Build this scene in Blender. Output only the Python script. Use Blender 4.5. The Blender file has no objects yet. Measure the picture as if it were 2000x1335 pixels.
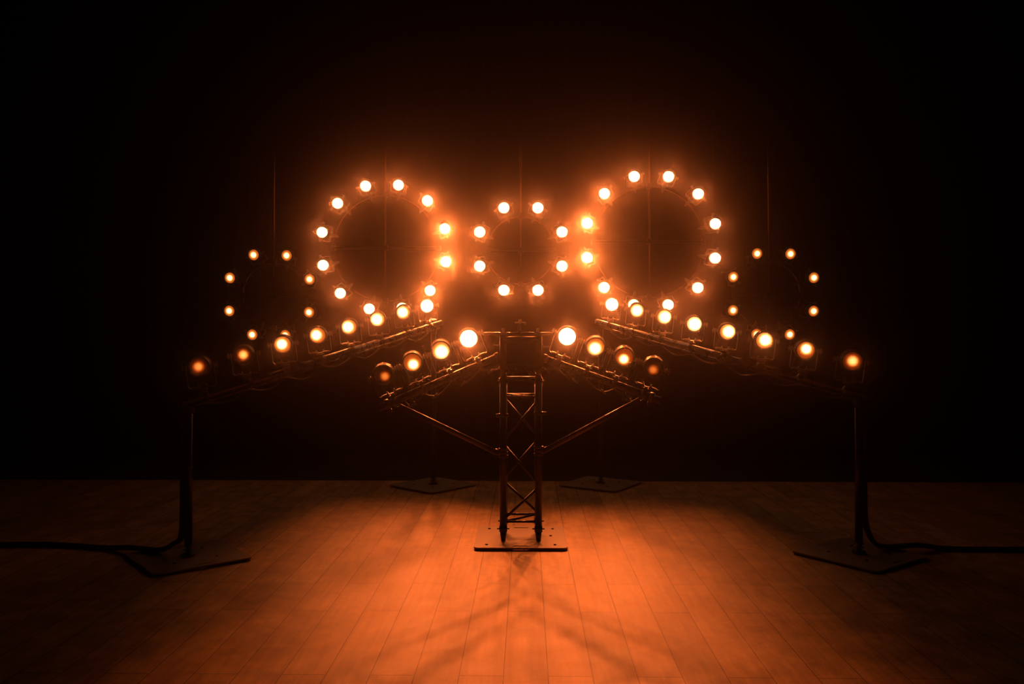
import bpy, bmesh, math, random
from mathutils import Vector, Matrix, Quaternion

random.seed(7)
SC = bpy.context.scene
COL = SC.collection
PI = math.pi

# ------------------------------------------------------------------ camera, haze, exposure
F = 1611.0            # focal length in pixels of the 2000 px wide frame
CAM_Z = 1.40
cam_d = bpy.data.cameras.new('camera')
cam_d.sensor_width = 36.0
cam_d.lens = 36.0 * F / 2000.0
cam_d.shift_y = -7.5 / 2000.0
cam_d.clip_start = 0.05
cam_d.clip_end = 100
cam = bpy.data.objects.new('camera', cam_d)
cam.location = (0, 0, CAM_Z)
cam.rotation_euler = (PI / 2, 0, 0)
COL.objects.link(cam)
SC.camera = cam

SC.view_settings.view_transform = 'Standard'
SC.view_settings.look = 'None'
SC.view_settings.exposure = 0.0
SC.view_settings.gamma = 1.0
SC.view_settings.use_curve_mapping = False
SC.cycles.max_bounces = 5
SC.cycles.diffuse_bounces = 2
SC.cycles.glossy_bounces = 2
SC.cycles.transmission_bounces = 2
SC.cycles.volume_bounces = 0
SC.cycles.use_light_tree = True
SC.cycles.denoising_input_passes = 'RGB_ALBEDO'
SC.cycles.use_adaptive_sampling = False
SC.cycles.sample_clamp_indirect = 3.0

world = bpy.data.worlds.new('dark_hall')
SC.world = world
world.use_nodes = True
wn = world.node_tree
wn.nodes.clear()
wo = wn.nodes.new('ShaderNodeOutputWorld')
bg = wn.nodes.new('ShaderNodeBackground')
bg.inputs['Color'].default_value = (0, 0, 0, 1)
bg.inputs['Strength'].default_value = 0.0
wn.links.new(bg.outputs[0], wo.inputs['Surface'])
# thin theatrical haze filling the hall: forward scattering, plus a very forward part added for the lamp halos
def haze(density, g):
    v = wn.nodes.new('ShaderNodeVolumeScatter')
    v.inputs['Color'].default_value = (1, 1, 1, 1)
    v.inputs['Density'].default_value = density
    v.inputs['Anisotropy'].default_value = g
    return v


hz_a, hz_b = haze(0.0011, 0.955), haze(0.0025, 0.99)
hz_sum = wn.nodes.new('ShaderNodeAddShader')
wn.links.new(hz_a.outputs[0], hz_sum.inputs[0])
wn.links.new(hz_b.outputs[0], hz_sum.inputs[1])
wn.links.new(hz_sum.outputs[0], wo.inputs['Volume'])

LAMP_RGB = (1.0, 0.18, 0.034)
RING_W = 88.0       # watts of one bright ring lamp
SPILL = 0.32            # watts


def P(px, py, y):
    """point at depth y seen at pixel px, py of the 2000 x 1335 frame"""
    return Vector(((px - 1000.0) * y / F, y, CAM_Z - (py - 660.0) * y / F))


# ------------------------------------------------------------------ materials
def mat(name, color, rough=0.5, metal=0.0, spec=0.5, coat=0.0, bump=None):
    m = bpy.data.materials.new(name)
    m.use_nodes = True
    nt = m.node_tree
    b = nt.nodes['Principled BSDF']
    b.inputs['Base Color'].default_value = (*color, 1)
    b.inputs['Roughness'].default_value = rough
    b.inputs['Metallic'].default_value = metal
    b.inputs['Specular IOR Level'].default_value = spec
    b.inputs['Coat Weight'].default_value = coat
    tc = nt.nodes.new('ShaderNodeTexCoord')
    nz = nt.nodes.new('ShaderNodeTexNoise')
    nz.inputs['Scale'].default_value = bump[0] if bump else 14.0
    nz.inputs['Detail'].default_value = 4
    nt.links.new(tc.outputs['Object'], nz.inputs['Vector'])
    mr = nt.nodes.new('ShaderNodeMapRange')
    mr.inputs['To Min'].default_value = max(0.02, rough - 0.07)
    mr.inputs['To Max'].default_value = min(1, rough + 0.07)
    nt.links.new(nz.outputs['Fac'], mr.inputs['Value'])
    nt.links.new(mr.outputs[0], b.inputs['Roughness'])
    if bump:
        bp = nt.nodes.new('ShaderNodeBump')
        bp.inputs['Strength'].default_value = bump[1]
        bp.inputs['Distance'].default_value = 0.002
        nt.links.new(nz.outputs['Fac'], bp.inputs['Height'])
        nt.links.new(bp.outputs[0], b.inputs['Normal'])
    return m


M_TUBE = mat('dark_steel_tube', (0.07, 0.068, 0.065), 0.28, 0.8)
M_TRUSS = mat('black_truss_paint', (0.02, 0.02, 0.02), 0.32, 0.2)
M_HOOP = mat('bare_steel_tube', (0.42, 0.41, 0.40), 0.24, 1.0)
M_BLACK = mat('black_paint', (0.02, 0.02, 0.02), 0.36, 0.0, 0.6)
M_HOUS = mat('lamp_housing_black', (0.02, 0.02, 0.02), 0.33, 0.1, 0.6)
M_YOKE = mat('yoke_metal', (0.07, 0.068, 0.065), 0.33, 0.5)
M_ZINC = mat('zinc_hardware', (0.16, 0.155, 0.15), 0.30, 1.0)
M_CABLE = mat('cable_rubber', (0.012, 0.012, 0.012), 0.5, 0.0, 0.35)
M_PLATE = mat('painted_steel_plate', (0.31, 0.26, 0.21), 0.55, 0.0, 0.4, bump=(60, 0.3))
M_RUBBER = mat('rubber', (0.01, 0.01, 0.01), 0.8)
M_DRAPE = mat('black_drape_cloth', (0.008, 0.008, 0.008), 0.95, 0.0, 0.1)
M_WALL = mat('black_wall_paint', (0.01, 0.01, 0.01), 0.9, 0.0, 0.2)


def floor_mat():
    m = bpy.data.materials.new('laminate_planks')
    m.use_nodes = True
    nt = m.node_tree
    N, L = nt.nodes, nt.links
    b = N['Principled BSDF']
    tc = N.new('ShaderNodeTexCoord')
    mp = N.new('ShaderNodeMapping')
    # planks run away from the camera, turned one degree like the room
    mp.inputs['Rotation'].default_value = (0, 0, math.radians(-90 + 1.0))
    mp.inputs['Location'].default_value = (0.42, 0.09, 0)
    L.new(tc.outputs['Object'], mp.inputs['Vector'])
    br = N.new('ShaderNodeTexBrick')
    br.offset = 0.37
    br.offset_frequency = 2
    br.inputs['Color1'].default_value = (0.33, 0.33, 0.33, 1)
    br.inputs['Color2'].default_value = (0.62, 0.62, 0.62, 1)
    br.inputs['Mortar'].default_value = (0.0, 0.0, 0.0, 1)
    br.inputs['Scale'].default_value = 1.0
    br.inputs['Mortar Size'].default_value = 0.0021
    br.inputs['Mortar Smooth'].default_value = 0.3
    br.inputs['Bias'].default_value = 0.0
    br.inputs['Brick Width'].default_value = 1.28
    br.inputs['Row Height'].default_value = 0.185
    L.new(mp.outputs[0], br.inputs['Vector'])
    # fine grain along the planks
    mg = N.new('ShaderNodeMapping')
    mg.inputs['Scale'].default_value = (1.3, 16.0, 1.0)
    L.new(mp.outputs[0], mg.inputs['Vector'])
    gr = N.new('ShaderNodeTexNoise')
    gr.inputs['Scale'].default_value = 2.2
    gr.inputs['Detail'].default_value = 8
    gr.inputs['Roughness'].default_value = 0.62
    L.new(mg.outputs[0], gr.inputs['Vector'])
    st = N.new('ShaderNodeTexNoise')       # scuffs and wear
    st.inputs['Scale'].default_value = 5.5
    st.inputs['Detail'].default_value = 9
    st.inputs['Roughness'].default_value = 0.68
    L.new(mp.outputs[0], st.inputs['Vector'])
    mx = N.new('ShaderNodeMix')
    mx.data_type = 'RGBA'
    mx.inputs['A'].default_value = (0.30, 0.175, 0.065, 1)
    mx.inputs['B'].default_value = (0.78, 0.53, 0.22, 1)
    ad = N.new('ShaderNodeMath')
    ad.operation = 'ADD'
    s1 = N.new('ShaderNodeMath'); s1.operation = 'MULTIPLY'; s1.inputs[1].default_value = 0.42
    s2 = N.new('ShaderNodeMath'); s2.operation = 'MULTIPLY'; s2.inputs[1].default_value = 0.35
    s3 = N.new('ShaderNodeMath'); s3.operation = 'MULTIPLY'; s3.inputs[1].default_value = 0.65
    L.new(br.outputs['Color'], s1.inputs[0])
    L.new(gr.outputs['Fac'], s2.inputs[0])
    L.new(st.outputs['Fac'], s3.inputs[0])
    ad2 = N.new('ShaderNodeMath'); ad2.operation = 'ADD'
    L.new(s1.outputs[0], ad.inputs[0]); L.new(s2.outputs[0], ad.inputs[1])
    L.new(ad.outputs[0], ad2.inputs[0]); L.new(s3.outputs[0], ad2.inputs[1])
    sh = N.new('ShaderNodeMapRange')
    sh.inputs['From Min'].default_value = 0.53
    sh.inputs['From Max'].default_value = 0.86
    L.new(ad2.outputs[0], sh.inputs['Value'])
    L.new(sh.outputs[0], mx.inputs['Factor'])
    seam = N.new('ShaderNodeMix')
    seam.data_type = 'RGBA'
    seam.inputs['B'].default_value = (0.06, 0.04, 0.02, 1)
    L.new(br.outputs['Fac'], seam.inputs['Factor'])
    L.new(mx.outputs['Result'], seam.inputs['A'])
    L.new(seam.outputs['Result'], b.inputs['Base Color'])
    rr = N.new('ShaderNodeMapRange')
    rr.inputs['To Min'].default_value = 0.42
    rr.inputs['To Max'].default_value = 0.62
    L.new(st.outputs['Fac'], rr.inputs['Value'])
    L.new(rr.outputs[0], b.inputs['Roughness'])
    b.inputs['Specular IOR Level'].default_value = 0.35
    inv = N.new('ShaderNodeMath'); inv.operation = 'SUBTRACT'; inv.inputs[0].default_value = 1.0
    L.new(br.outputs['Fac'], inv.inputs[1])
    hm = N.new('ShaderNodeMath'); hm.operation = 'MULTIPLY_ADD'; hm.inputs[1].default_value = 0.12
    L.new(gr.outputs['Fac'], hm.inputs[0]); L.new(inv.outputs[0], hm.inputs[2])
    bp = N.new('ShaderNodeBump')
    bp.inputs['Strength'].default_value = 0.35
    bp.inputs['Distance'].default_value = 0.0015
    L.new(hm.outputs[0], bp.inputs['Height'])
    L.new(bp.outputs[0], b.inputs['Normal'])
    return m


M_FLOOR = floor_mat()

_lens = {}


def lens_mat(core, rim, size, u=0.0, v=0.0):
    """glowing lens: a hot reflector image (core, radius `size` of the lens) over a dimmer face (rim)"""
    key = (core, rim, size, round(u, 2), round(v, 2))
    if key in _lens:
        return _lens[key]
    m = bpy.data.materials.new('glowing_lens')
    m.use_nodes = True
    nt = m.node_tree
    N, L = nt.nodes, nt.links
    N.clear()
    out = N.new('ShaderNodeOutputMaterial')
    em = N.new('ShaderNodeEmission')
    tc = N.new('ShaderNodeTexCoord')
    mp = N.new('ShaderNodeMapping')
    R = 0.058
    mp.inputs['Location'].default_value = (-u, 0, -v)
    mp.inputs['Scale'].default_value = (1 / R, 0, 1 / R)
    L.new(tc.outputs['Object'], mp.inputs['Vector'])
    ln = N.new('ShaderNodeVectorMath'); ln.operation = 'LENGTH'
    L.new(mp.outputs[0], ln.inputs[0])
    dv = N.new('ShaderNodeMath'); dv.operation = 'DIVIDE'; dv.inputs[1].default_value = size
    L.new(ln.outputs['Value'], dv.inputs[0])
    pw = N.new('ShaderNodeMath'); pw.operation = 'POWER'; pw.inputs[1].default_value = 3.4
    L.new(dv.outputs[0], pw.inputs[0])
    ng = N.new('ShaderNodeMath'); ng.operation = 'MULTIPLY'; ng.inputs[1].default_value = -1
    L.new(pw.outputs[0], ng.inputs[0])
    ex = N.new('ShaderNodeMath'); ex.operation = 'EXPONENT'
    L.new(ng.outputs[0], ex.inputs[0])
    ma = N.new('ShaderNodeMath'); ma.operation = 'MULTIPLY_ADD'
    ma.inputs[1].default_value = core
    L.new(ex.outputs[0], ma.inputs[0])
    # face glow fades towards the edge of the lens
    l2 = N.new('ShaderNodeMapRange')
    l2.inputs['From Min'].default_value = 0.3; l2.inputs['From Max'].default_value = 1.1
    l2.inputs['To Min'].default_value = rim; l2.inputs['To Max'].default_value = rim * 0.45 if rim < 1.7 else rim * 0.9
    L.new(ln.outputs['Value'], l2.inputs['Value'])
    L.new(l2.outputs[0], ma.inputs[2])
    cf = N.new('ShaderNodeMapRange')
    cf.inputs['From Min'].default_value = 0.2; cf.inputs['From Max'].default_value = 3.0
    L.new(ma.outputs[0], cf.inputs['Value'])
    cm = N.new('ShaderNodeValToRGB')
    cr = cm.color_ramp
    cr.elements[0].position = 0.0; cr.elements[0].color = (1.0, 0.09, 0.006, 1)
    cr.elements[1].position = 1.0; cr.elements[1].color = (1.0, 0.66, 0.34, 1)
    for pos, c in ((0.15, (1.0, 0.20, 0.02, 1)), (0.45, (1.0, 0.44, 0.09, 1))):
        e = cr.elements.new(pos); e.color = c
    L.new(cf.outputs[0], cm.inputs['Fac'])
    L.new(cm.outputs['Color'], em.inputs['Color'])
    L.new(ma.outputs[0], em.inputs['Strength'])
    L.new(em.outputs[0], out.inputs['Surface'])
    try:
        m.cycles.emission_sampling = 'NONE'
    except Exception:
        pass
    _lens[key] = m
    return m


# ------------------------------------------------------------------ mesh helpers
def new_bm():
    return bmesh.new()


def frame_to(a, b):
    d = Vector(b) - Vector(a)
    return d.to_track_quat('Z', 'Y').to_matrix().to_4x4(), d.length


def add_cyl(bm, a, b, r, r2=None, seg=20, caps=True):
    m, l = frame_to(a, b)
    r2 = r if r2 is None else r2
    A = [bm.verts.new(Vector(a) + (m @ Vector((r * math.cos(t), r * math.sin(t), 0)))) for t in
         [2 * PI * i / seg for i in range(seg)]]
    B = [bm.verts.new(Vector(a) + (m @ Vector((r2 * math.cos(t), r2 * math.sin(t), l)))) for t in
         [2 * PI * i / seg for i in range(seg)]]
    for i in range(seg):
        j = (i + 1) % seg
        f = bm.faces.new((A[i], A[j], B[j], B[i]))
        f.smooth = True
    if caps:
        bm.faces.new(list(reversed(A)))
        bm.faces.new(B)


def add_pipe(bm, a, b, r, wall=0.004, seg=24):
    """open round tube with a visible bore"""
    m, l = frame_to(a, b)
    rings = []
    for (rr, zz) in ((r, 0), (r, l), (r - wall, l), (r - wall, l - 0.06), (r - wall, 0.06), (r - wall, 0)):
        rings.append([bm.verts.new(Vector(a) + m @ Vector((rr * math.cos(t), rr * math.sin(t), zz)))
                      for t in [2 * PI * i / seg for i in range(seg)]])
    n = len(rings)
    for k in range(n):
        R0, R1 = rings[k], rings[(k + 1) % n]
        for i in range(seg):
            j = (i + 1) % seg
            f = bm.faces.new((R0[i], R0[j], R1[j], R1[i]))
            f.smooth = k in (0, 2, 3, 4)


def add_path(bm, pts, r, seg=12, closed=False, caps=True):
    """swept round tube through points"""
    pts = [Vector(p) for p in pts]
    n = len(pts)
    rings = []
    prev = None
    for i, p in enumerate(pts):
        if closed:
            t = (pts[(i + 1) % n] - pts[i - 1]).normalized()
        else:
            t = (pts[min(i + 1, n - 1)] - pts[max(i - 1, 0)]).normalized()
        if prev is None:
            u = t.orthogonal().normalized()
        else:
            u = (prev - t * prev.dot(t)).normalized()
        prev = u
        w = t.cross(u)
        rings.append([bm.verts.new(p + r * (u * math.cos(a) + w * math.sin(a))) for a in
                      [2 * PI * k / seg for k in range(seg)]])
    m = n if closed else n - 1
    for i in range(m):
        A, B = rings[i], rings[(i + 1) % n]
        off = 0
        if closed and i == n - 1:
            # match the seam
            off = min(range(seg), key=lambda o: sum((A[k].co - B[(k + o) % seg].co).length for k in range(0, seg, 3)))
        for k in range(seg):
            f = bm.faces.new((A[k], A[(k + 1) % seg], B[(k + 1 + off) % seg], B[(k + off) % seg]))
            f.smooth = True
    if caps and not closed:
        bm.faces.new(list(reversed(rings[0])))
        bm.faces.new(rings[-1])


def add_box(bm, c, s, rot=None, bevel=0.0):
    m = Matrix.Translation(Vector(c))
    if rot is not None:
        m = m @ (rot.to_4x4() if isinstance(rot, (Quaternion, Matrix)) else Matrix.Rotation(rot, 4, 'Z'))
    m = m @ Matrix.Diagonal((s[0], s[1], s[2], 1))
    r = bmesh.ops.create_cube(bm, size=1.0, matrix=m)
    if bevel > 0:
        es = list({e for v in r['verts'] for e in v.link_edges})
        bmesh.ops.bevel(bm, geom=es, offset=bevel, segments=2, affect='EDGES')


def add_lathe(bm, prof, seg=32, axis='Y', origin=(0, 0, 0), smooth=True, close=False):
    """prof: list of (r, h) ; lathe about -Y (h measured towards the front, -Y)"""
    O = Vector(origin)
    rings = []
    for (r, h) in prof:
        ring = []
        for i in range(seg):
            t = 2 * PI * i / seg
            if axis == 'Y':
                ring.append(bm.verts.new(O + Vector((r * math.cos(t), -h, r * math.sin(t)))))
            else:
                ring.append(bm.verts.new(O + Vector((r * math.cos(t), r * math.sin(t), h))))
        rings.append(ring)
    for k in range(len(rings) - 1):
        for i in range(seg):
            j = (i + 1) % seg
            f = bm.faces.new((rings[k][i], rings[k][j], rings[k + 1][j], rings[k + 1][i]))
            f.smooth = smooth
    return rings


def fin(bm):
    bmesh.ops.recalc_face_normals(bm, faces=bm.faces)
    return bm


def mesh_of(name, bm, m):
    me = bpy.data.meshes.new(name)
    fin(bm).to_mesh(me)
    bm.free()
    me.materials.append(m)
    return me


def obj(name, bm, m, parent=None):
    me = mesh_of(name, bm, m) if isinstance(bm, bmesh.types.BMesh) else bm
    o = bpy.data.objects.new(name, me)
    COL.objects.link(o)
    if parent is not None:
        o.parent = parent
    return o


def thing(name, label, cat, loc=(0, 0, 0), group=None):
    o = bpy.data.objects.new(name, None)
    o.empty_display_size = 0.05
    COL.objects.link(o)
    o.location = loc
    o['label'] = label
    o['category'] = cat
    if group:
        o['group'] = group
    return o


def tag(o, label, cat, group=None):
    o['label'] = label
    o['category'] = cat
    if group:
        o['group'] = group
    return o


def struct(name, bm, m):
    o = obj(name, bm, m)
    o['kind'] = 'structure'
    return o


# ------------------------------------------------------------------ the hall
X0, X1, Y0, Y1, H = -7.0, 7.0, -3.0, 10.2, 6.0
# laminate laid up to about eight metres, slightly skewed like its planks; black lino beyond it
b = new_bm()
edge = [(X0 - 0.1, Y0 - 0.2), (X1 + 0.1, Y0 - 0.2), (X1 + 0.1, 7.97), (X0 - 0.1, 8.21)]
lo = [b.verts.new((x, y, -0.009)) for x, y in edge]
hi = [b.verts.new((x, y, 0.0)) for x, y in edge]
b.faces.new(list(reversed(lo))); b.faces.new(hi)
for i in range(4):
    b.faces.new((lo[i], lo[(i + 1) % 4], hi[(i + 1) % 4], hi[i]))
struct('floor', b, M_FLOOR)
M_LINO = mat('black_lino', (0.03, 0.028, 0.025), 0.7, 0.0, 0.2)
b = new_bm(); add_box(b, ((X0 + X1) / 2, (Y0 + Y1) / 2, -0.059), (X1 - X0 + 0.4, Y1 - Y0 + 0.4, 0.1))
struct('floor', b, M_LINO)
b = new_bm(); add_box(b, ((X0 + X1) / 2, (Y0 + Y1) / 2, H + 0.05), (X1 - X0 + 0.4, Y1 - Y0 + 0.4, 0.1))
struct('ceiling', b, M_WALL)
b = new_bm(); add_box(b, (X0 - 0.1, (Y0 + Y1) / 2, H / 2), (0.2, Y1 - Y0, H)); struct('wall_left', b, M_WALL)
b = new_bm(); add_box(b, (X1 + 0.1, (Y0 + Y1) / 2, H / 2), (0.2, Y1 - Y0, H)); struct('wall_right', b, M_WALL)
b = new_bm(); add_box(b, (0, Y0 - 0.1, H / 2), (X1 - X0, 0.2, H)); struct('wall_front', b, M_WALL)
b = new_bm(); add_box(b, (0, Y1 + 0.1, H / 2), (X1 - X0, 0.2, H)); struct('wall_back', b, M_WALL)

# black drape hung in folds in front of the back wall
b = new_bm()
n = 560
lo, hi = [], []
for i in range(n + 1):
    x = -6.9 + 13.8 * i / n
    ph = x * 2 * PI / 0.24 + 1.3 * math.sin(x * 1.7)
    y = 9.98 + 0.045 * math.sin(ph) + 0.015 * math.sin(2.3 * ph + 1)
    lo.append(b.verts.new((x, y, 0.012)))
    hi.append(b.verts.new((x, 9.98 + (y - 9.98) * 0.75, 5.95)))
for i in range(n):
    f = b.faces.new((lo[i], lo[i + 1], hi[i + 1], hi[i])); f.smooth = True
dr = obj('stage_curtain', b, M_DRAPE)
sol = dr.modifiers.new('thickness', 'SOLIDIFY'); sol.thickness = 0.004
tag(dr, 'black floor-length stage curtain hanging in folds across the back', 'curtain')

# ------------------------------------------------------------------ lamp kit (shared meshes)
# local frame of the housing: centre of the lens at the origin, front towards -Y
R_L = 0.058


def housing_mesh():
    bm = new_bm()
    prof = [(0.0602, 0.004), (0.0602, 0.018), (0.0665, 0.020), (0.0690, 0.016), (0.0690, 0.000), (0.0640, -0.004)]
    y = -0.008
    for k in range(5):                      # cooling ribs round the can
        prof += [(0.0640, y), (0.0705, y - 0.002), (0.0705, y - 0.006), (0.0640, y - 0.008)]
        y -= 0.0135
    prof += [(0.060, y - 0.004), (0.050, y - 0.022), (0.030, y - 0.032), (0.027, y - 0.040), (0.0001, y - 0.042)]
    add_lathe(bm, prof, 36)
    add_lathe(bm, [(0.0602, 0.004), (0.0001, 0.0035)], 36)
    return mesh_of('housing', bm, M_HOUS)


def lens_mesh():
    bm = new_bm()
    prof = [(0.058, 0.006), (0.054, 0.010), (0.044, 0.0145), (0.03, 0.018), (0.015, 0.0195), (0.0002, 0.020)]
    add_lathe(bm, prof, 32)
    me = bpy.data.meshes.new('lens')
    fin(bm).to_mesh(me); bm.free()
    me.materials.append(M_HOUS)
    return me


def bezel_mesh():
    bm = new_bm()
    pts = [(0.0625 * math.cos(t), -0.0205, 0.0625 * math.sin(t)) for t in [2 * PI * i / 40 for i in range(40)]]
    add_path(bm, pts, 0.0032, 8, closed=True)
    return mesh_of('bezel', bm, M_BLACK)


def lug_mesh():
    bm = new_bm()
    s = 1
    add_cyl(bm, (s * 0.062, 0, 0), (s * 0.0835, 0, 0), 0.009, seg=14)
    add_box(bm, (s * 0.0665, 0, 0), (0.008, 0.03, 0.026), bevel=0.002)
    return mesh_of('pivot', bm, M_ZINC)


YL = 0.140     # from the yoke base up to the pivot
YB = 0.056     # from the tube axis up to the yoke base
YW = 0.0865


def yoke_mesh():
    """flat bar bent into a U, base at z=0, pivot at z=YL"""
    bm = new_bm()
    pts = [(-YW, YL + 0.016), (-YW, 0.016), (-YW + 0.004, 0.006), (-YW + 0.016, 0.0), (YW - 0.016, 0.0),
           (YW - 0.004, 0.006), (YW, 0.016), (YW, YL + 0.016)]
    w, t = 0.0125, 0.0022
    n = len(pts)
    ring = []
    for i, p in enumerate(pts):
        a = Vector(pts[max(i - 1, 0)]); c = Vector(pts[min(i + 1, n - 1)])
        d = (c - a).normalized(); nn = Vector((-d.y, d.x))
        q0 = Vector(p) + nn * t; q1 = Vector(p) - nn * t
        ring.append([bm.verts.new((q0.x, -w, q0.y)), bm.verts.new((q0.x, w, q0.y)),
                     bm.verts.new((q1.x, w, q1.y)), bm.verts.new((q1.x, -w, q1.y))])
    for i in range(n - 1):
        for k in range(4):
            bm.faces.new((ring[i][k], ring[i][(k + 1) % 4], ring[i + 1][(k + 1) % 4], ring[i + 1][k]))
    bm.faces.new(ring[0]); bm.faces.new(list(reversed(ring[-1])))
    for sx in (-0.052, 0.052):              # raised stops pressed into the base
        add_box(bm, (sx, 0, 0.006), (0.034, 0.022, 0.008), bevel=0.002)
    return mesh_of('yoke', bm, M_YOKE)


def bolt_mesh():
    bm = new_bm()
    add_cyl(bm, (0, 0, -0.02), (0, 0, 0.024), 0.005, seg=10)
    add_cyl(bm, (0, 0, 0.002), (0, 0, 0.011), 0.010, seg=6)
    return mesh_of('bolt', bm, M_ZINC)


def knob_mesh():
    """wing knob on the outside of a yoke leg, axis along +X"""
    bm = new_bm()
    add_cyl(bm, (0, 0, 0), (0.014, 0, 0), 0.011, 0.009, seg=12)
    add_box(bm, (0.016, 0, 0), (0.010, 0.006, 0.042), bevel=0.002)
    add_cyl(bm, (0.010, 0, 0), (0.026, 0, 0), 0.0045, seg=8)
    return mesh_of('knob', bm, M_ZINC)


def clamp_mesh(rt=0.0245):
    """half coupler round a tube that runs along X through the origin"""
    bm = new_bm()
    seg = 26
    ro, ri, w = rt + 0.0075, rt + 0.0005, 0.016
    R = []
    for (rr, x) in ((ro, -w), (ro, w), (ri, w), (ri, -w)):
        R.append([bm.verts.new((x, rr * math.cos(t), rr * math.sin(t))) for t in
                  [2 * PI * i / seg for i in range(seg)]])
    for k in range(4):
        for i in range(seg):
            j = (i + 1) % seg
            f = bm.faces.new((R[k][i], R[k][j], R[(k + 1) % 4][j], R[(k + 1) % 4][i]))
            f.smooth = k in (0, 2)
    add_box(bm, (0, 0, rt + 0.014), (0.034, 0.040, 0.018), bevel=0.002)
    add_cyl(bm, (0, 0, rt + 0.006), (0, 0, YB - 0.001), 0.011, seg=12)
    add_box(bm, (0, -rt - 0.010, 0.004), (0.024, 0.016, 0.028), bevel=0.002)
    add_cyl(bm, (0, -rt - 0.010, -0.026), (0, -rt - 0.010, 0.030), 0.0045, seg=8)
    add_cyl(bm, (0, -rt - 0.010, -0.034), (0, -rt - 0.010, -0.020), 0.009, seg=6)
    return mesh_of('clamp', bm, M_YOKE)


ME_H, ME_L, ME_B, ME_P = housing_mesh(), lens_mesh(), bezel_mesh(), lug_mesh()
ME_Y, ME_BO, ME_K, ME_C = yoke_mesh(), bolt_mesh(), knob_mesh(), clamp_mesh()
ME_CS = clamp_mesh(0.0165)


def tail_mesh(sx, drop):
    """power lead from the back of the can looping down to the tube"""
    bm = new_bm()
    pts = []
    A = Vector((0, 0.115, YL)); B = Vector((0.02 * sx, 0.150, YL - 0.03))
    C = Vector((0.05 * sx, 0.12, 0.02)); D = Vector((0.075 * sx, 0.045, -YB - drop)); E = Vector((0.12 * sx, 0.02, -YB - 0.035))
    P5 = [A, B, C, D, E]
    for i in range(4):
        p0 = P5[max(i - 1, 0)]; p1 = P5[i]; p2 = P5[i + 1]; p3 = P5[min(i + 2, 4)]
        for k in range(6):
            t = k / 6
            pts.append(0.5 * ((2 * p1) + (p2 - p0) * t + (2 * p0 - 5 * p1 + 4 * p2 - p3) * t * t +
                              (3 * p1 - p0 - 3 * p2 + p3) * t ** 3))
    pts.append(E)
    add_path(bm, pts, 0.0045, 8)
    return mesh_of('power_lead', bm, M_CABLE)


ME_T = [tail_mesh(1, 0.06), tail_mesh(-1, 0.06), tail_mesh(1, 0.085), tail_mesh(-1, 0.075)]


def make_lamp(name, label, group, foot, up, side, aim, glow, watts, spot_deg=50, oval=(1, 1), blend=1.0, clamp=None,
              clamp_dir=None, tail=0, cat='stage light'):
    """foot: point on the tube axis; up: from the tube to the lamp; side: along the yoke base; aim: target point"""
    up = Vector(up).normalized()
    side = Vector(side); side = (side - up * side.dot(up)).normalized()
    fwd = up.cross(side).normalized()                    # +Y of the lamp frame (towards the back)
    side = fwd.cross(up).normalized()
    M = Matrix((side, fwd, up)).transposed()
    t = thing(name, label, cat, foot, group)
    t.rotation_mode = 'QUATERNION'
    t.rotation_quaternion = M.to_quaternion()
    obj('yoke', ME_Y, None, t).location = (0, 0, YB)
    for sx in (-0.026, 0.026):
        obj('bolt', ME_BO, None, t).location = (sx, 0, YB)
    for s in (-1, 1):
        k = obj('knob', ME_K, None, t)
        k.location = (s * (YW + 0.002), 0, YB + YL)
        if s < 0:
            k.rotation_euler = (0, 0, PI)
    c = obj('clamp', clamp or ME_C, None, t)
    if clamp_dir is not None:                            # tube direction in the world
        d = M.inverted() @ Vector(clamp_dir)
        c.rotation_euler = (0, 0, math.atan2(d.y, d.x))
    # housing: turned about the pivots towards the aim point
    centre = Vector(foot) + up * (YB + YL)
    dirw = (Vector(aim) - centre).normalized()
    dl = M.inverted() @ dirw
    q = dl.to_track_quat('-Y', 'Z')
    h = obj('housing', ME_H, None, t)
    h.rotation_mode = 'QUATERNION'
    h.rotation_quaternion = q
    h.location = Vector((0, 0, YB + YL)) + q @ Vector((0, -0.030, 0))
    ln = obj('lens', ME_L, None, h)
    ln.material_slots[0].link = 'OBJECT'
    ln.material_slots[0].material = lens_mat(*glow)
    obj('bezel', ME_B, None, h)
    for s in (0, 1):
        pv = obj('pivot', ME_P, None, h)
        pv.location = (0, 0.030, 0)
        pv.rotation_euler = (0, 0, s * PI)
    obj('power_lead', ME_T[tail % 4], None, t).location = (0, 0, YB)
    if watts > 0:
        ld = bpy.data.lights.new('bulb', 'SPOT')
        ld.energy = watts
        ld.color = LAMP_RGB
        ld.spot_size = math.radians(spot_deg)
        ld.spot_blend = blend
        ld.shadow_soft_size = 0.03
        lo_ = bpy.data.objects.new('bulb', ld)
        COL.objects.link(lo_)
        lo_.parent = h
        lo_.location = (0, -0.075, 0)
        # looks along -Y of the housing; the oval beam of the sealed-beam bulb is turned upright
        lo_.rotation_mode = 'QUATERNION'
        lo_.rotation_quaternion = (M.to_quaternion() @ q).inverted() @ dirw.to_track_quat('-Z', 'Y')
        lo_.scale = (oval[0], oval[1], 1)
        if watts > 4:                                    # added point light standing in for lamp spill, brightens nearby metal
            gd = bpy.data.lights.new('added_glow', 'POINT')
            gd.energy = SPILL if name == 'ring_lamp' else 0.3
            gd.color = LAMP_RGB
            gd.shadow_soft_size = 0.04
            go = bpy.data.objects.new('added_glow', gd)
            COL.objects.link(go)
            go.parent = h
            go.location = (0, -0.075, 0)
    return t


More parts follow.
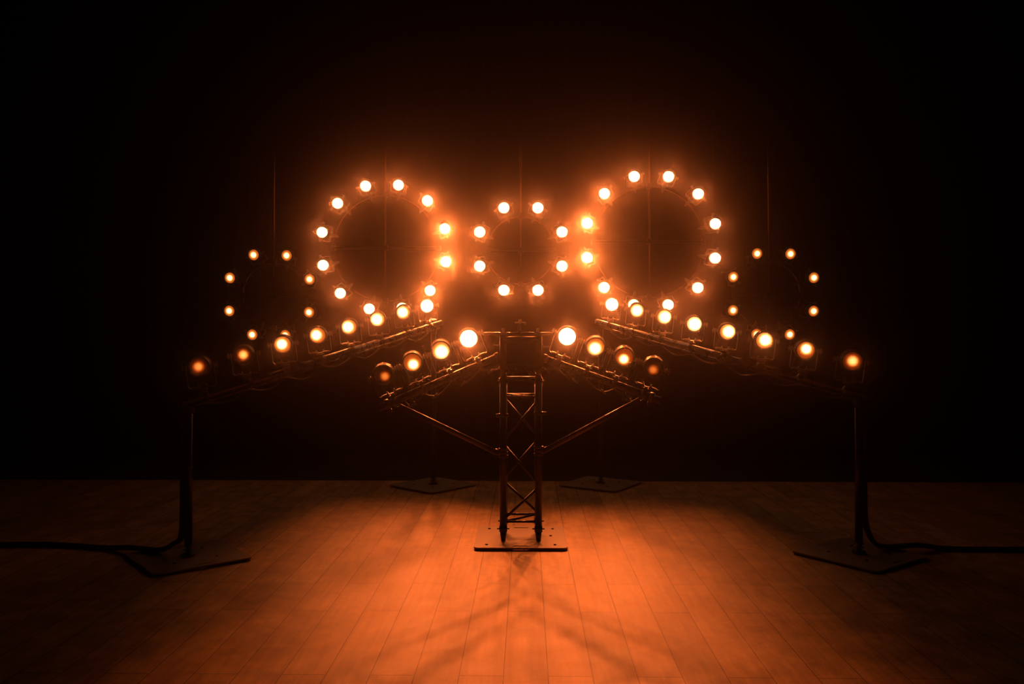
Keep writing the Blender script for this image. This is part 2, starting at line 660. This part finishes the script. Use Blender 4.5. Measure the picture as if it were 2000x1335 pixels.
# ------------------------------------------------------------------ base plates and stands
def plate_bm(s=0.60, th=0.010, z=0.010):
    """square steel plate with rounded corners and two carrying slots"""
    bm = new_bm()
    r = 0.035
    out = []
    for (cx, cy, a0) in ((s / 2 - r, s / 2 - r, 0), (-s / 2 + r, s / 2 - r, 90), (-s / 2 + r, -s / 2 + r, 180), (s / 2 - r, -s / 2 + r, 270)):
        for k in range(7):
            a = math.radians(a0 + 15 * k)
            out.append((cx + r * math.cos(a), cy + r * math.sin(a)))
    slots = []
    for sy in (-1, 1):
        sl = []
        yy = sy * (s / 2 - 0.045)
        for (cx, a0) in ((0.042, -90), (-0.042, 90)):
            for k in range(7):
                a = math.radians(a0 + 30 * k)
                sl.append((cx + 0.010 * math.cos(a), yy + 0.010 * math.sin(a)))
        slots.append(sl)
    edges = []
    loops = []
    for loop in [out] + slots:
        vs = [bm.verts.new((x, y, z)) for (x, y) in loop]
        loops.append(vs)
        for i in range(len(vs)):
            edges.append(bm.edges.new((vs[i], vs[(i + 1) % len(vs)])))
    bmesh.ops.triangle_fill(bm, use_beauty=True, use_dissolve=False, edges=edges, normal=(0, 0, 1))
    faces = list(bm.faces)
    g = bmesh.ops.extrude_face_region(bm, geom=faces)
    for v in [v for v in g['geom'] if isinstance(v, bmesh.types.BMVert)]:
        v.co.z += th
    return bm


def foot_bm():
    bm = new_bm()
    add_cyl(bm, (0, 0, 0), (0, 0, 0.010), 0.022, seg=16)
    return bm


ME_PLATE = mesh_of('base_plate', plate_bm(), M_PLATE)
ME_FEET = mesh_of('rubber_foot', foot_bm(), M_RUBBER)


sb = new_bm()
add_cyl(sb, (0, 0, 0), (0, 0, 0.006), 0.009, seg=10)
ME_SCREW = mesh_of('screw', sb, M_BLACK)


def dress_plate(p, screws):
    for sx in (-0.24, 0.24):
        for sy in (-0.24, 0.24):
            obj('rubber_foot', ME_FEET, None, p).location = (sx, sy, 0)
    for (x, y) in screws:
        obj('screw', ME_SCREW, None, p).location = (x, y, 0.02)


def stand(label, x, y, rot, top, height_group='light stands'):
    t = thing('light_stand', label, 'stand', (x, y, 0), height_group)
    p = obj('base_plate', ME_PLATE, None, t); p.rotation_euler = (0, 0, rot)
    dress_plate(p, [(-0.13, -0.13), (0.13, -0.13), (-0.13, 0.13), (0.13, 0.13)])
    bm = new_bm()
    add_cyl(bm, (0, 0, 0.020), (0, 0, 0.032), 0.045, seg=24)
    add_cyl(bm, (0, 0, 0.032), (0, 0, 0.10), 0.017, 0.022, seg=20)
    add_cyl(bm, (-0.034, 0, 0.055), (0.034, 0, 0.055), 0.004, seg=8)
    add_cyl(bm, (-0.034, 0, 0.080), (0.034, 0, 0.080), 0.004, seg=8)
    obj('spigot', bm, M_ZINC, t)
    bm = new_bm(); add_pipe(bm, (0, 0, 0.09), (0, 0, top - 0.030), 0.0245)
    obj('pole', bm, M_TRUSS, t)
    bm = new_bm()
    add_box(bm, (0, 0, top - 0.06), (0.060, 0.060, 0.05), bevel=0.006)
    add_cyl(bm, (0.02, -0.045, top - 0.06), (0.02, -0.02, top - 0.06), 0.009, seg=6)
    add_cyl(bm, (-0.02, -0.045, top - 0.06), (-0.02, -0.02, top - 0.06), 0.009, seg=6)
    obj('collar', bm, M_YOKE, t)
    bm = new_bm()
    for zz in (top - 0.42, ):
        add_cyl(bm, (0, 0, zz - 0.012), (0, 0, zz + 0.012), 0.0265, seg=24)
        add_cyl(bm, (0.0, -0.030, zz), (0.0, -0.020, zz), 0.006, seg=8)
    obj('cable_tie', bm, M_BLACK, t)
    return t


# ---- rails: left and right sloping rows
def row_pts(a, b_, n=8):
    a, b_ = Vector(a), Vector(b_)
    return [a.lerp(b_, i / (n - 1)) for i in range(n)]


L_ROW = row_pts(P(390, 715, 5.32), P(834, 597, 7.70))
R_ROW = row_pts(P(1663, 704, 5.35), P(1195, 594, 7.70))
# measured wander of the single heads (they are not perfectly spaced)
SH = YB + YL

# name, order, watts, glow (core, rim, size, u, v)
ROW_GLOW_L = [(1.0, 0.03, 0.50, 0.0, 0.05), (1.5, 0.02, 0.52, 0.05, 0.05), (3.6, 0.9, 0.55, -0.05, 0.08), (3.6, 0.95, 0.58, -0.14, 0.05),
              (3.6, 1.1, 0.66, -0.14, 0.03), (3.6, 1.2, 0.72, -0.10, 0.0), (3.6, 1.2, 0.70, -0.10, 0.05), (1.8, 1.8, 1.4, 0, 0)]
ROW_GLOW_R = [(1.7, 0.12, 0.56, 0.0, 0.05), (3.4, 0.55, 0.54, 0.0, 0.18), (3.6, 1.15, 0.62, 0.06, 0.10), (3.6, 1.1, 0.68, 0.12, 0.05),
              (3.6, 1.3, 0.82, 0.04, 0.0), (3.6, 1.1, 0.78, 0.10, 0), (3.6, 1.1, 0.76, 0.0, 0), (1.8, 1.8, 1.4, 0, 0)]
ROW_WATT_L = [0.6, 1, 5, 7, 9, 11, 12, 44]
ROW_WATT_R = [1, 3, 9, 10, 13, 13, 13, 46]
ORD = ['frontmost', 'second from the front', 'third from the front', 'fourth from the front',
       'fourth from the back', 'third from the back', 'second from the back', 'rearmost']


def build_rail(side, pts, glows, watts):
    s = -1 if side == 'left' else 1
    d = (pts[-1] - pts[0]).normalized()
    up = Vector((0, 0, 1))
    upn = (up - d * up.dot(d)).normalized()
    foot = [p - upn * SH for p in pts]
    A = foot[0] - d * 0.20
    B = foot[-1] + d * 0.22
    t = thing('lamp_rail', f'long dark metal tube sloping up to the back on the {side} side, carrying eight lamps', 'rail', A, 'sloping rails at the sides')
    bm = new_bm(); add_pipe(bm, (0, 0, 0), B - A, 0.0245)
    obj('tube', bm, M_TUBE, t)
    bm = new_bm()       # conduit strapped under the inner side of the tube
    inn = Vector((-s, 0, 0)); inn = (inn - d * inn.dot(d)).normalized()
    o_ = inn * 0.014 - upn * 0.036 - Vector((0, 0.012, 0))
    add_cyl(bm, d * 0.1 + o_, (B - A) - d * 0.06 + o_, 0.010, seg=14)
    obj('conduit', bm, M_TUBE, t)
    for i in range(7):
        bm = new_bm()
        c = (foot[i].lerp(foot[i + 1], 0.5) - A)
        m, l = frame_to(c, c + d)
        pts2 = []
        for k in range(20):
            a = 2 * PI * k / 20
            e = inn * (0.027 * math.cos(a) + 0.006) + upn * (0.036 * math.sin(a) - 0.011)
            pts2.append(c + e)
        add_path(bm, pts2, 0.003, 6, closed=True)
        obj('strap', bm, M_BLACK, t)
    # drooping jumper cable, one continuous lead with a swag between every pair of lamps
    bm = new_bm()
    cp = []
    for i in range(7):
        for k in range(12):
            u = k / 12
            p = foot[i].lerp(foot[i + 1], u) - A
            sag = 0.035 + 0.055 * math.sin(PI * u) ** 1.3 * (0.6 + 0.5 * ((i * 37) % 5) / 5)
            cp.append(p - up * (sag + 0.012) + inn * 0.012 - Vector((0, 0.01, 0)))
    add_path(bm, cp, 0.0055, 8)
    obj('jumper_cable', bm, M_CABLE, t)
    for i, p in enumerate(foot):
        aim = Vector((pts[i].x * 0.40, 0.0, 0.85)) if i < 7 else Vector((pts[i].x * 0.1, 0, 1.2))
        look = (aim - pts[i]); look.z = 0; look.normalize()
        sd = Vector((-look.y, look.x, 0))                      # yoke base across the aim
        if sd.x < 0:
            sd = -sd
        look_names = {0: 'dim round stage lamp with a small glow', 1: 'round stage lamp with a yellow centre'}
        lk = look_names.get(i, 'glowing round stage lamp')
        if i == 7:
            lk = 'dazzling white-hot round stage lamp'
        make_lamp('stage_lamp', f'{lk}, {ORD[i]} on the {side} sloping rail', f'lamps on the {side} sloping rail',
                  p, upn, sd, aim, glows[i], watts[i], clamp_dir=d, tail=i)
    return A, B, d, foot


LA, LB, LD, LF = build_rail('left', L_ROW, ROW_GLOW_L, ROW_WATT_L)
RA, RB, RD, RF = build_rail('right', R_ROW, ROW_GLOW_R, ROW_WATT_R)


def on_rail(A, d, y):
    return A + d * ((y - A.y) / d.y)


for (lab, A, d, y, rot) in (
        ('dark pole on a square base plate at the front left, cable beside it', LA, LD, 5.24, math.radians(40)),
        ('dark pole on a square base plate at the front right, cable beside it', RA, RD, 5.30, math.radians(36)),
        ('dark pole on a square base plate, behind and left of the lattice tower', LA, LD, 7.80, math.radians(49)),
        ('dark pole on a square base plate, behind and right of the lattice tower', RA, RD, 7.86, math.radians(57))):
    q = on_rail(A, d, y)
    stand(lab, q.x, q.y, rot, q.z)

# ------------------------------------------------------------------ centre tower
TX, TY, TH = 0.062, 5.745, math.radians(-0.8)       # centre of the tower, slight turn
tw = thing('truss_tower', 'black lattice truss tower with two propped arms, standing on a square plate in the centre', 'truss', (TX, TY, 0))
tw.rotation_euler = (0, 0, TH)
TWI = (Matrix.Translation((TX, TY, 0)) @ Matrix.Rotation(TH, 4, 'Z')).inverted()
pl = obj('base_plate', ME_PLATE, None, tw)
pl.scale = (1.04, 1.04, 1)
dress_plate(pl, [(-0.22, -0.22), (0.22, -0.22), (-0.22, 0.22), (0.22, 0.22), (0.2, 0.02)])
HC = 0.120
ZB, ZT = 0.085, 1.125            # truss module from the spigots up to the corner block
for sx in (-1, 1):
    for sy in (-1, 1):
        bm = new_bm(); add_pipe(bm, (sx * HC, sy * HC, ZB), (sx * HC, sy * HC, ZT), 0.0245)
        add_cyl(bm, (sx * HC, sy * HC, ZB - 0.004), (sx * HC, sy * HC, ZB + 0.035), 0.0275, seg=20)
        add_cyl(bm, (sx * HC, sy * HC, ZT - 0.035), (sx * HC, sy * HC, ZT + 0.004), 0.0275, seg=20)
        obj('chord', bm, M_TRUSS, tw)
        bm = new_bm()            # conical coupler to the plate with its pin
        add_cyl(bm, (sx * HC, sy * HC, 0.020), (sx * HC, sy * HC, ZB), 0.016, 0.0225, seg=18)
        add_cyl(bm, (sx * HC - 0.042, sy * HC, ZB + 0.016), (sx * HC + 0.042, sy * HC, ZB + 0.016), 0.0045, seg=8)
        obj('coupler', bm, M_BLACK, tw)
        bm = new_bm()            # upper coupler between truss and corner block
        add_cyl(bm, (sx * HC, sy * HC, ZT), (sx * HC, sy * HC, ZT + 0.030), 0.0215, 0.0165, seg=18)
        add_cyl(bm, (sx * HC, sy * HC, ZT + 0.030), (sx * HC, sy * HC, ZT + 0.060), 0.0165, 0.0215, seg=18)
        add_cyl(bm, (sx * HC - 0.040, sy * HC, ZT - 0.016), (sx * HC + 0.040, sy * HC, ZT - 0.016), 0.0045, seg=8)
        add_cyl(bm, (sx * HC - 0.036, sy * HC, ZT + 0.074), (sx * HC + 0.036, sy * HC, ZT + 0.074), 0.0045, seg=8)
        add_path(bm, [(sx * HC + 0.03, sy * HC - 0.006, ZT - 0.016 - 0.008 * k) for k in range(5)], 0.003, 6)
        add_path(bm, [(sx * HC - 0.03, sy * HC - 0.006, ZT - 0.016 - 0.008 * k) for k in range(6)], 0.003, 6)
        obj('coupler', bm, M_ZINC, tw)
# lacing
zs = [0.150, 0.395, 0.690, 0.990]
e = HC
faces4 = [((-e, -e), (e, -e)), ((e, -e), (e, e)), ((e, e), (-e, e)), ((-e, e), (-e, -e))]
for fi, (p, q) in enumerate(faces4):
    for k in range(3):
        a, c = (p, q) if (k + (fi in (0, 2, 1))) % 2 else (q, p)
        if fi == 2:
            a, c = (p, q) if k % 2 else (q, p)
            a, c = c, a
        bm = new_bm()
        z0, z1 = zs[k] + 0.012, zs[k + 1] - 0.012
        A_ = Vector((a[0], a[1], z0)); C_ = Vector((c[0], c[1], z1))
        dd = (C_ - A_).normalized()
        add_cyl(bm, A_ + dd * 0.020, C_ - dd * 0.020, 0.0085, seg=12)
        obj('brace', bm, M_TRUSS, tw)
    for z in (zs[0], zs[3] + 0.01, 1.118):
        bm = new_bm()
        A_ = Vector((p[0], p[1], z)); C_ = Vector((q[0], q[1], z))
        dd = (C_ - A_).normalized()
        add_cyl(bm, A_ + dd * 0.020, C_ - dd * 0.020, 0.0105 if z > 1.1 else 0.0085, seg=12)
        obj('rung', bm, M_TUBE if z > 0.9 else M_TRUSS, tw)
bm = new_bm()
add_cyl(bm, (-e + 0.02, -e + 0.01, zs[0]), (e - 0.02, e - 0.01, zs[0]), 0.0085, seg=12)
obj('brace', bm, M_TRUSS, tw)
bm = new_bm()
add_cyl(bm, (-e + 0.02, e - 0.01, zs[3] + 0.01), (e - 0.02, -e + 0.01, zs[3] + 0.01), 0.0085, seg=12)
obj('brace', bm, M_TUBE, tw)

# corner block on top
B0, B1 = ZT + 0.060, 1.412
bm = new_bm()
for sx in (-1, 1):
    for sy in (-1, 1):
        add_cyl(bm, (sx * HC, sy * HC, B0), (sx * HC, sy * HC, B1), 0.0245, seg=22)
for z in (B0 + 0.024, B1 - 0.024):
    for (p, q) in faces4:
        add_cyl(bm, (p[0], p[1], z), (q[0], q[1], z), 0.0235, seg=18)
for s, ax in ((-1, 0), (1, 0), (-1, 1), (1, 1)):
    cz = (B0 + B1) / 2
    if ax == 0:
        add_box(bm, (s * (HC + 0.004), 0, cz), (0.006, 2 * HC - 0.03, B1 - B0 - 0.05))
    else:
        add_box(bm, (0, s * (HC + 0.004), cz), (2 * HC - 0.03, 0.006, B1 - B0 - 0.05))
add_box(bm, (0, 0, B1 + 0.003), (0.285, 0.285, 0.006), bevel=0.002)
obj('corner_block', bm, M_TRUSS, tw)
bm = new_bm()
for sx in (-1, 1):
    for zz in (B0 + 0.05, B1 - 0.06):
        add_cyl(bm, (sx * (HC + 0.007), -0.06, zz), (sx * (HC + 0.022), -0.06, zz), 0.009, seg=8)
        add_cyl(bm, (sx * (HC + 0.007), 0.06, zz), (sx * (HC + 0.022), 0.06, zz), 0.009, seg=8)
    add_path(bm, [(sx * 0.085, -0.135, B0 - 0.005), (sx * 0.060, -0.145, B0 - 0.03), (sx * 0.03, -0.14, B0 + 0.012)], 0.006, 8)
    add_cyl(bm, (sx * 0.085, -0.150, B0 - 0.022), (sx * 0.085, -0.128, B0 - 0.022), 0.011, seg=8)
obj('bolt', bm, M_ZINC, tw)

# flat bar on top with two bolts, and a hook clamp in the middle
cb = thing('top_crossbar', 'thin metal bar lying across the top of the lattice tower', 'bar', (TX - 0.005, TY - 0.02, B1 + 0.006))
cb.rotation_euler = (0, 0, TH)
bm = new_bm(); add_cyl(bm, (-0.25, 0, 0.0115), (0.25, 0, 0.0115), 0.0115, seg=20)
obj('bar', bm, M_HOOP, cb)
bm = new_bm()
for sx in (-0.117, 0.120):
    add_box(bm, (sx, 0, 0.020), (0.048, 0.045, 0.006), bevel=0.002)
    for dx in (-0.005, 0.005):
        add_cyl(bm, (sx + dx, 0, 0.020), (sx + dx, 0, 0.050), 0.0035, seg=8)
    add_cyl(bm, (sx, 0, 0.022), (sx, 0, 0.030), 0.010, seg=6)
obj('bolt', bm, M_ZINC, cb)
hc = thing('hook_clamp', 'small metal clamp with a cross handle standing on the middle of the top bar', 'clamp', (TX - 0.006, TY - 0.02, B1 + 0.028))
bm = new_bm()
for sx in (-1, 1):
    add_box(bm, (sx * 0.012, 0, 0.025), (0.007, 0.022, 0.05), Matrix.Rotation(sx * -0.08, 3, 'Y'), bevel=0.001)
add_box(bm, (0, 0, 0.052), (0.03, 0.022, 0.008), bevel=0.001)
add_box(bm, (0, 0, 0.003), (0.036, 0.03, 0.006), bevel=0.001)
obj('bracket', bm, M_YOKE, hc)
bm = new_bm()
add_cyl(bm, (0, 0, 0.01), (0, 0, 0.088), 0.0055, seg=10)
add_cyl(bm, (0, 0, 0.074), (0, 0, 0.090), 0.010, seg=8)
add_cyl(bm, (-0.036, 0, 0.068), (0.034, 0, 0.068), 0.004, seg=8)
add_box(bm, (0.036, 0, 0.060), (0.010, 0.014, 0.022), bevel=0.002)
obj('handle', bm, M_ZINC, hc)

# ------------------------------------------------------------------ sloping arms on the tower
ARM_Y = 5.60


def build_arm(side, pix, ydep, glows, watts, tower_px, chord_px):
    s = -1 if side == 'left' else 1
    n = len(pix)
    cs = [P(px, py, ydep[0] + (ydep[1] - ydep[0]) * i / (n - 1)) for i, (px, py) in enumerate(pix)]
    a, z = cs[0], cs[-1]
    cs = [a.lerp(z, i / (n - 1)) for i in range(n)]
    d = (z - a).normalized()
    up = Vector((0, 0, 1)); upn = (up - d * up.dot(d)).normalized()
    foot = [c - upn * SH + Vector((0, 0.03, 0)) for c in cs]
    A = foot[0] - d * 0.115
    edge_x = TX + s * (HC + 0.030)
    B = foot[0] + d * ((edge_x - foot[0].x) / d.x)
    bm = new_bm(); add_pipe(bm, (0, 0, 0), B - A, 0.0245)
    t = obj('arm', bm, M_TUBE, tw)
    t.matrix_parent_inverse = TWI
    t.location = A
    bm = new_bm()    # bracket to the corner block
    add_box(bm, (B - A) + Vector((s * -0.004, 0.02, 0.02)), (0.012, 0.10, 0.16), bevel=0.003)
    add_cyl(bm, (B - A) - d * 0.03, (B - A) - d * 0.002, 0.031, seg=20)
    add_box(bm, (B - A) + Vector((s * 0.02, 0.0, 0.075)), (0.05, 0.03, 0.008), bevel=0.002)
    obj('bracket', bm, M_YOKE, t)
    # outer clamp
    ce = d * 0.045
    bm = new_bm()
    m, _ = frame_to((0, 0, 0), d)
    R = []
    seg = 26
    for (rr, zz) in ((0.034, 0.0), (0.034, 0.030), (0.0248, 0.030), (0.0248, 0.0)):
        R.append([bm.verts.new(ce + m @ Vector((rr * math.cos(q), rr * math.sin(q), zz))) for q in [2 * PI * i / seg for i in range(seg)]])
    for k in range(4):
        for i in range(seg):
            j = (i + 1) % seg
            f = bm.faces.new((R[k][i], R[k][j], R[(k + 1) % 4][j], R[(k + 1) % 4][i])); f.smooth = k in (0, 2)
    add_box(bm, ce + d * 0.015 - upn * 0.045, (0.03, 0.03, 0.03), bevel=0.003)
    add_cyl(bm, ce + d * 0.015 + Vector((0, -0.044, -0.012)), ce + d * 0.015 + Vector((0, -0.020, -0.012)), 0.009, seg=6)
    obj('clamp', bm, M_YOKE, t)
    # diagonal strut down to the tower
    st0 = foot[0] + d * 0.015 - upn * 0.042 + Vector((0, -0.005, 0))
    st1 = P(chord_px[0], chord_px[1], TY - HC - 0.01)
    bm = new_bm()
    add_cyl(bm, (0, 0, 0), st0 - st1, 0.0175, seg=20)
    stt = obj('strut', bm, M_TUBE, tw)
    stt.matrix_parent_inverse = TWI
    stt.location = st1
    bm = new_bm()
    ch = Vector((TX + s * HC, TY - HC, st1.z)) - st1
    for dz in (-0.024, 0, 0.024):
        add_cyl(bm, ch + Vector((0, 0, dz - 0.007)), ch + Vector((0, 0, dz + 0.007)), 0.033, seg=24)
    add_cyl(bm, ch + Vector((s * 0.024, 0, 0)), ch + Vector((s * 0.06, -0.004, 0.012)), 0.019, seg=16)
    obj('clamp', bm, M_YOKE, stt)
    bm = new_bm()                     # loose coupler left on the chord above the strut
    add_cyl(bm, (s * 0.020, -0.01, 0.0), (s * 0.052, -0.01, 0.0), 0.012, seg=10)
    add_cyl(bm, (0, 0, -0.012), (0, 0, 0.012), 0.033, seg=24)
    co = obj('collar', bm, M_YOKE, tw)
    co.matrix_parent_inverse = TWI
    co.location = Vector((TX + s * HC, TY - HC, st1.z + 0.255))
    bm = new_bm()
    cp = []
    for i in range(n - 1):
        for k in range(12):
            u = k / 12
            p = foot[i].lerp(foot[i + 1], u) - A
            cp.append(p - up * (0.036 + 0.05 * math.sin(PI * u)) + Vector((0, 0.012, 0)))
    p = foot[-1] - A
    cp += [p - up * 0.036, p + d * 0.08 - up * 0.075, (B - A) - up * 0.09 + Vector((0, 0.02, 0))]
    add_path(bm, cp, 0.0055, 8)
    obj('jumper_cable', bm, M_CABLE, t)
    for i in range(n):
        bm = new_bm()
        q = foot[i] - A + d * 0.055 - upn * 0.075
        add_path(bm, [q - d * 0.018 + up * -0.01, q, q + d * 0.018 + up * 0.012], 0.0055, 8)
        obj('connector', bm, M_ZINC, t)
    names = ['outermost', 'second from outside', 'second from inside', 'innermost']
    looks = ['barely glowing', 'orange glowing', 'bright yellow glowing', 'dazzling white']
    for i in range(n):
        fc = foot[i]
        aim = Vector((cs[i].x * 0.25 + 0.02, 0.0, 0.60 if i < 3 else 0.95))
        make_lamp('stage_lamp', f'{looks[i]} round stage lamp, {names[i]} on the {side} arm of the tower',
                  f'lamps on the {side} tower arm', fc, upn, d if d.x > 0 else -d, aim, glows[i], watts[i],
                  clamp_dir=d, tail=i + (0 if s < 0 else 1))
    return A, B


build_arm('left', [(748, 730), (806, 705), (861, 682), (915, 660)], (5.42, 5.58),
          [(0.8, 0.004, 0.46, 0.1, -0.22), (3.3, 0.6, 0.52, 0.02, -0.22), (3.6, 1.2, 0.68, 0.04, -0.14), (2.0, 2.0, 1.4, 0, 0)],
          [0.4, 3, 8, 52], (960, 692), (972, 884))
build_arm('right', [(1278, 716), (1220, 694), (1163, 675), (1108, 656)], (5.42, 5.58),
          [(0.7, 0.004, 0.46, 0.0, -0.26), (3.0, 0.4, 0.50, 0.0, -0.22), (3.6, 0.9, 0.62, 0.0, -0.16), (2.0, 2.0, 1.4, 0, 0)],
          [0.4, 2.5, 7, 52], (1072, 690), (1062, 880))

# ------------------------------------------------------------------ lamp rings hung on drop poles
RINGS = [
    # name, centre px, depth of hoop, radius of lamp circle, number, first angle, watts, glow, lens lead
    ('large left', (754, 484), 9.28, 0.678, 12, 13.3, RING_W, (1.8, 1.8, 1.4, 0, 0)),
    ('large right', (1267, 472), 9.05, 0.690, 12, 15.2, RING_W, (1.8, 1.8, 1.4, 0, 0)),
    ('middle', (1017, 488), 8.95, 0.450, 8, 22.5, RING_W * 0.52, (1.8, 1.8, 1.4, 0, 0)),
    ('far left small', (537, 577), 9.28, 0.450, 8, 23.5, 1.5, (2.8, 0.85, 0.50, 0, 0)),
    ('far right small', (1499, 575), 9.28, 0.455, 8, 23.0, 1.5, (2.8, 0.85, 0.50, 0, 0)),
]
CLOCK = {12: ["one o'clock", "just past one o'clock", "two o'clock", "half past three", "half past four", "half past five",
              "half past six", "half past seven", "half past eight", "half past nine", "half past ten", "half past eleven"]}


def clock_name(deg):
    h = deg / 30.0
    full = int(h) % 12
    words = ['twelve', 'one', 'two', 'three', 'four', 'five', 'six', 'seven', 'eight', 'nine', 'ten', 'eleven']
    fr = h - int(h)
    if fr < 0.12:
        return words[full] + " o'clock"
    if fr < 0.38:
        return 'quarter past ' + words[full]
    if fr < 0.62:
        return 'half past ' + words[full]
    if fr < 0.88:
        return 'quarter to ' + words[(full + 1) % 12]
    return words[(full + 1) % 12] + " o'clock"


for (nm, (cx, cy), dep, rad, cnt, a0, watts, glow) in RINGS:
    C = P(cx, cy, dep)
    lead = 0.105                                # lens plane sits this far in front of the hoop
    hoop_r = rad - 0.085
    big = cnt == 12
    t = thing('lamp_hoop', f'{nm} tubular hoop with a cross inside, hung on a vertical pole',
              'hoop', C, 'hanging hoops')
    bm = new_bm()
    nn = 96
    add_path(bm, [(hoop_r * math.sin(2 * PI * i / nn), 0, hoop_r * math.cos(2 * PI * i / nn)) for i in range(nn)], 0.0165, 14, closed=True)
    obj('hoop', bm, M_HOOP, t)
    bm = new_bm(); add_cyl(bm, (-hoop_r + 0.01, 0.0, 0), (hoop_r - 0.01, 0.0, 0), 0.0165, seg=16)
    obj('crossbar', bm, M_TRUSS, t)
    bm = new_bm(); add_cyl(bm, (0, -0.038, -hoop_r - 0.06), (0, -0.038, H - C.z - 0.012), 0.0175, seg=18)
    obj('pole', bm, M_HOOP, t)
    bm = new_bm(); add_cyl(bm, (0, -0.038, H - C.z - 0.012), (0, -0.038, H - C.z), 0.06, seg=24)
    obj('ceiling_flange', bm, M_BLACK, t)
    for (x, z) in ((0, hoop_r), (0, 0), (0, -hoop_r), (-hoop_r, 0), (hoop_r, 0)):
        bm = new_bm()
        add_box(bm, (x, -0.018 if x == 0 else -0.002, z), (0.052, 0.075 if x == 0 else 0.044, 0.060), bevel=0.006)
        add_cyl(bm, (x + 0.016, -0.064 if x == 0 else -0.034, z), (x + 0.016, -0.050 if x == 0 else -0.02, z), 0.007, seg=6)
        obj('clamp', bm, M_TRUSS, t)
    for i in range(cnt):
        deg = a0 + 360.0 * i / cnt
        a = math.radians(deg)
        rdir = Vector((math.sin(a), 0, math.cos(a)))
        tdir = Vector((math.cos(a), 0, -math.sin(a)))
        # the heads stand off the front of the hoop and lean outwards
        foot = C + rdir * hoop_r
        upl = (rdir * 0.56 + Vector((0, -0.83, 0))).normalized()
        centre = foot + upl * SH
        if nm.startswith('far'):
            s = -1 if 'left' in nm else 1
            aim = centre + Vector((s * 0.05, -1, -0.11))
            lk = 'small orange glowing stage lamp'
        else:
            aim = Vector((centre.x * -0.06 + 0.05, 0.4, 0.0))
            lk = 'dazzling white stage lamp'
        pw, cone = watts, 72
        if big:                                 # the inner heads of the big hoops throw most of the light forward
            inner = rdir.x * (1 if C.x < 0 else -1)
            pw = watts * (0.34 + 0.16 * (1 + inner) + 2.0 * max(0.0, inner) ** 5)
        elif nm == 'middle':
            cone = 80
        make_lamp('ring_lamp', f"{lk} at {clock_name(deg)} on the {nm} hanging hoop", f'lamps round the {nm} hoop',
                  foot, upl, tdir, aim, glow, pw, spot_deg=cone, oval=(0.38, 1.07), clamp=ME_CS, clamp_dir=tdir, tail=i)

# ------------------------------------------------------------------ cables on the floor


def smooth(pts, k=8):
    pts = [Vector(p) for p in pts]
    out = []
    n = len(pts)
    for i in range(n - 1):
        p0 = pts[max(i - 1, 0)]; p1 = pts[i]; p2 = pts[i + 1]; p3 = pts[min(i + 2, n - 1)]
        for j in range(k):
            t = j / k
            out.append(0.5 * ((2 * p1) + (p2 - p0) * t + (2 * p0 - 5 * p1 + 4 * p2 - p3) * t * t + (3 * p1 - p0 - 3 * p2 + p3) * t ** 3))
    out.append(pts[-1])
    return out


def cable(label, lines, r, group=None):
    t = thing('power_cable', label, 'cable', (0, 0, 0), group)
    t.location = lines[0][0]
    for ln in lines:
        bm = new_bm()
        add_path(bm, [p - Vector(lines[0][0]) for p in smooth(ln)], r, 10)
        obj('strand', bm, M_CABLE, t)
    return t


qL = on_rail(LA, LD, 5.24)
qR = on_rail(RA, RD, 5.30)


def side_cable(q, s, label, ys):
    lines = []
    for k, (dx, dy) in enumerate(((0.036, 0.0), (0.034, 0.026), (0.050, 0.014))):
        r = 0.011
        x0 = q.x + s * dx
        z = r + 0.001
        fy = [y + (k - 1) * 0.024 for y in ys]
        rise = 0.20 if s > 0 else 0.14
        pts = [(x0, q.y + dy, q.z - 0.06), (x0, q.y + dy, 0.62), (x0, q.y + dy, 0.34), (x0 + s * 0.010, q.y + dy, rise),
               (x0 + s * 0.07, (q.y + fy[0]) / 2, 0.085), (x0 + s * 0.17, fy[0], 0.040), (x0 + s * 0.40, fy[1], 0.034 if s < 0 else 0.040),
               (x0 + s * 0.62, fy[2], z), (x0 + s * 1.1, fy[3], z), (x0 + s * 1.8, fy[4], z), (x0 + s * 2.6, fy[5], z),
               (x0 + s * 4.2, fy[6], z)]
        lines.append(pts)
    cable(label, lines, 0.011, 'cables running off to the sides')


side_cable(qL, -1, 'thick black cable bundle running from the front left pole across the floor', (5.30, 5.38, 5.47, 5.56, 5.50, 5.46, 5.4))
side_cable(qR, 1, 'thick black cable bundle running from the front right pole across the floor', (5.38, 5.42, 5.44, 5.42, 5.40, 5.42, 5.4))
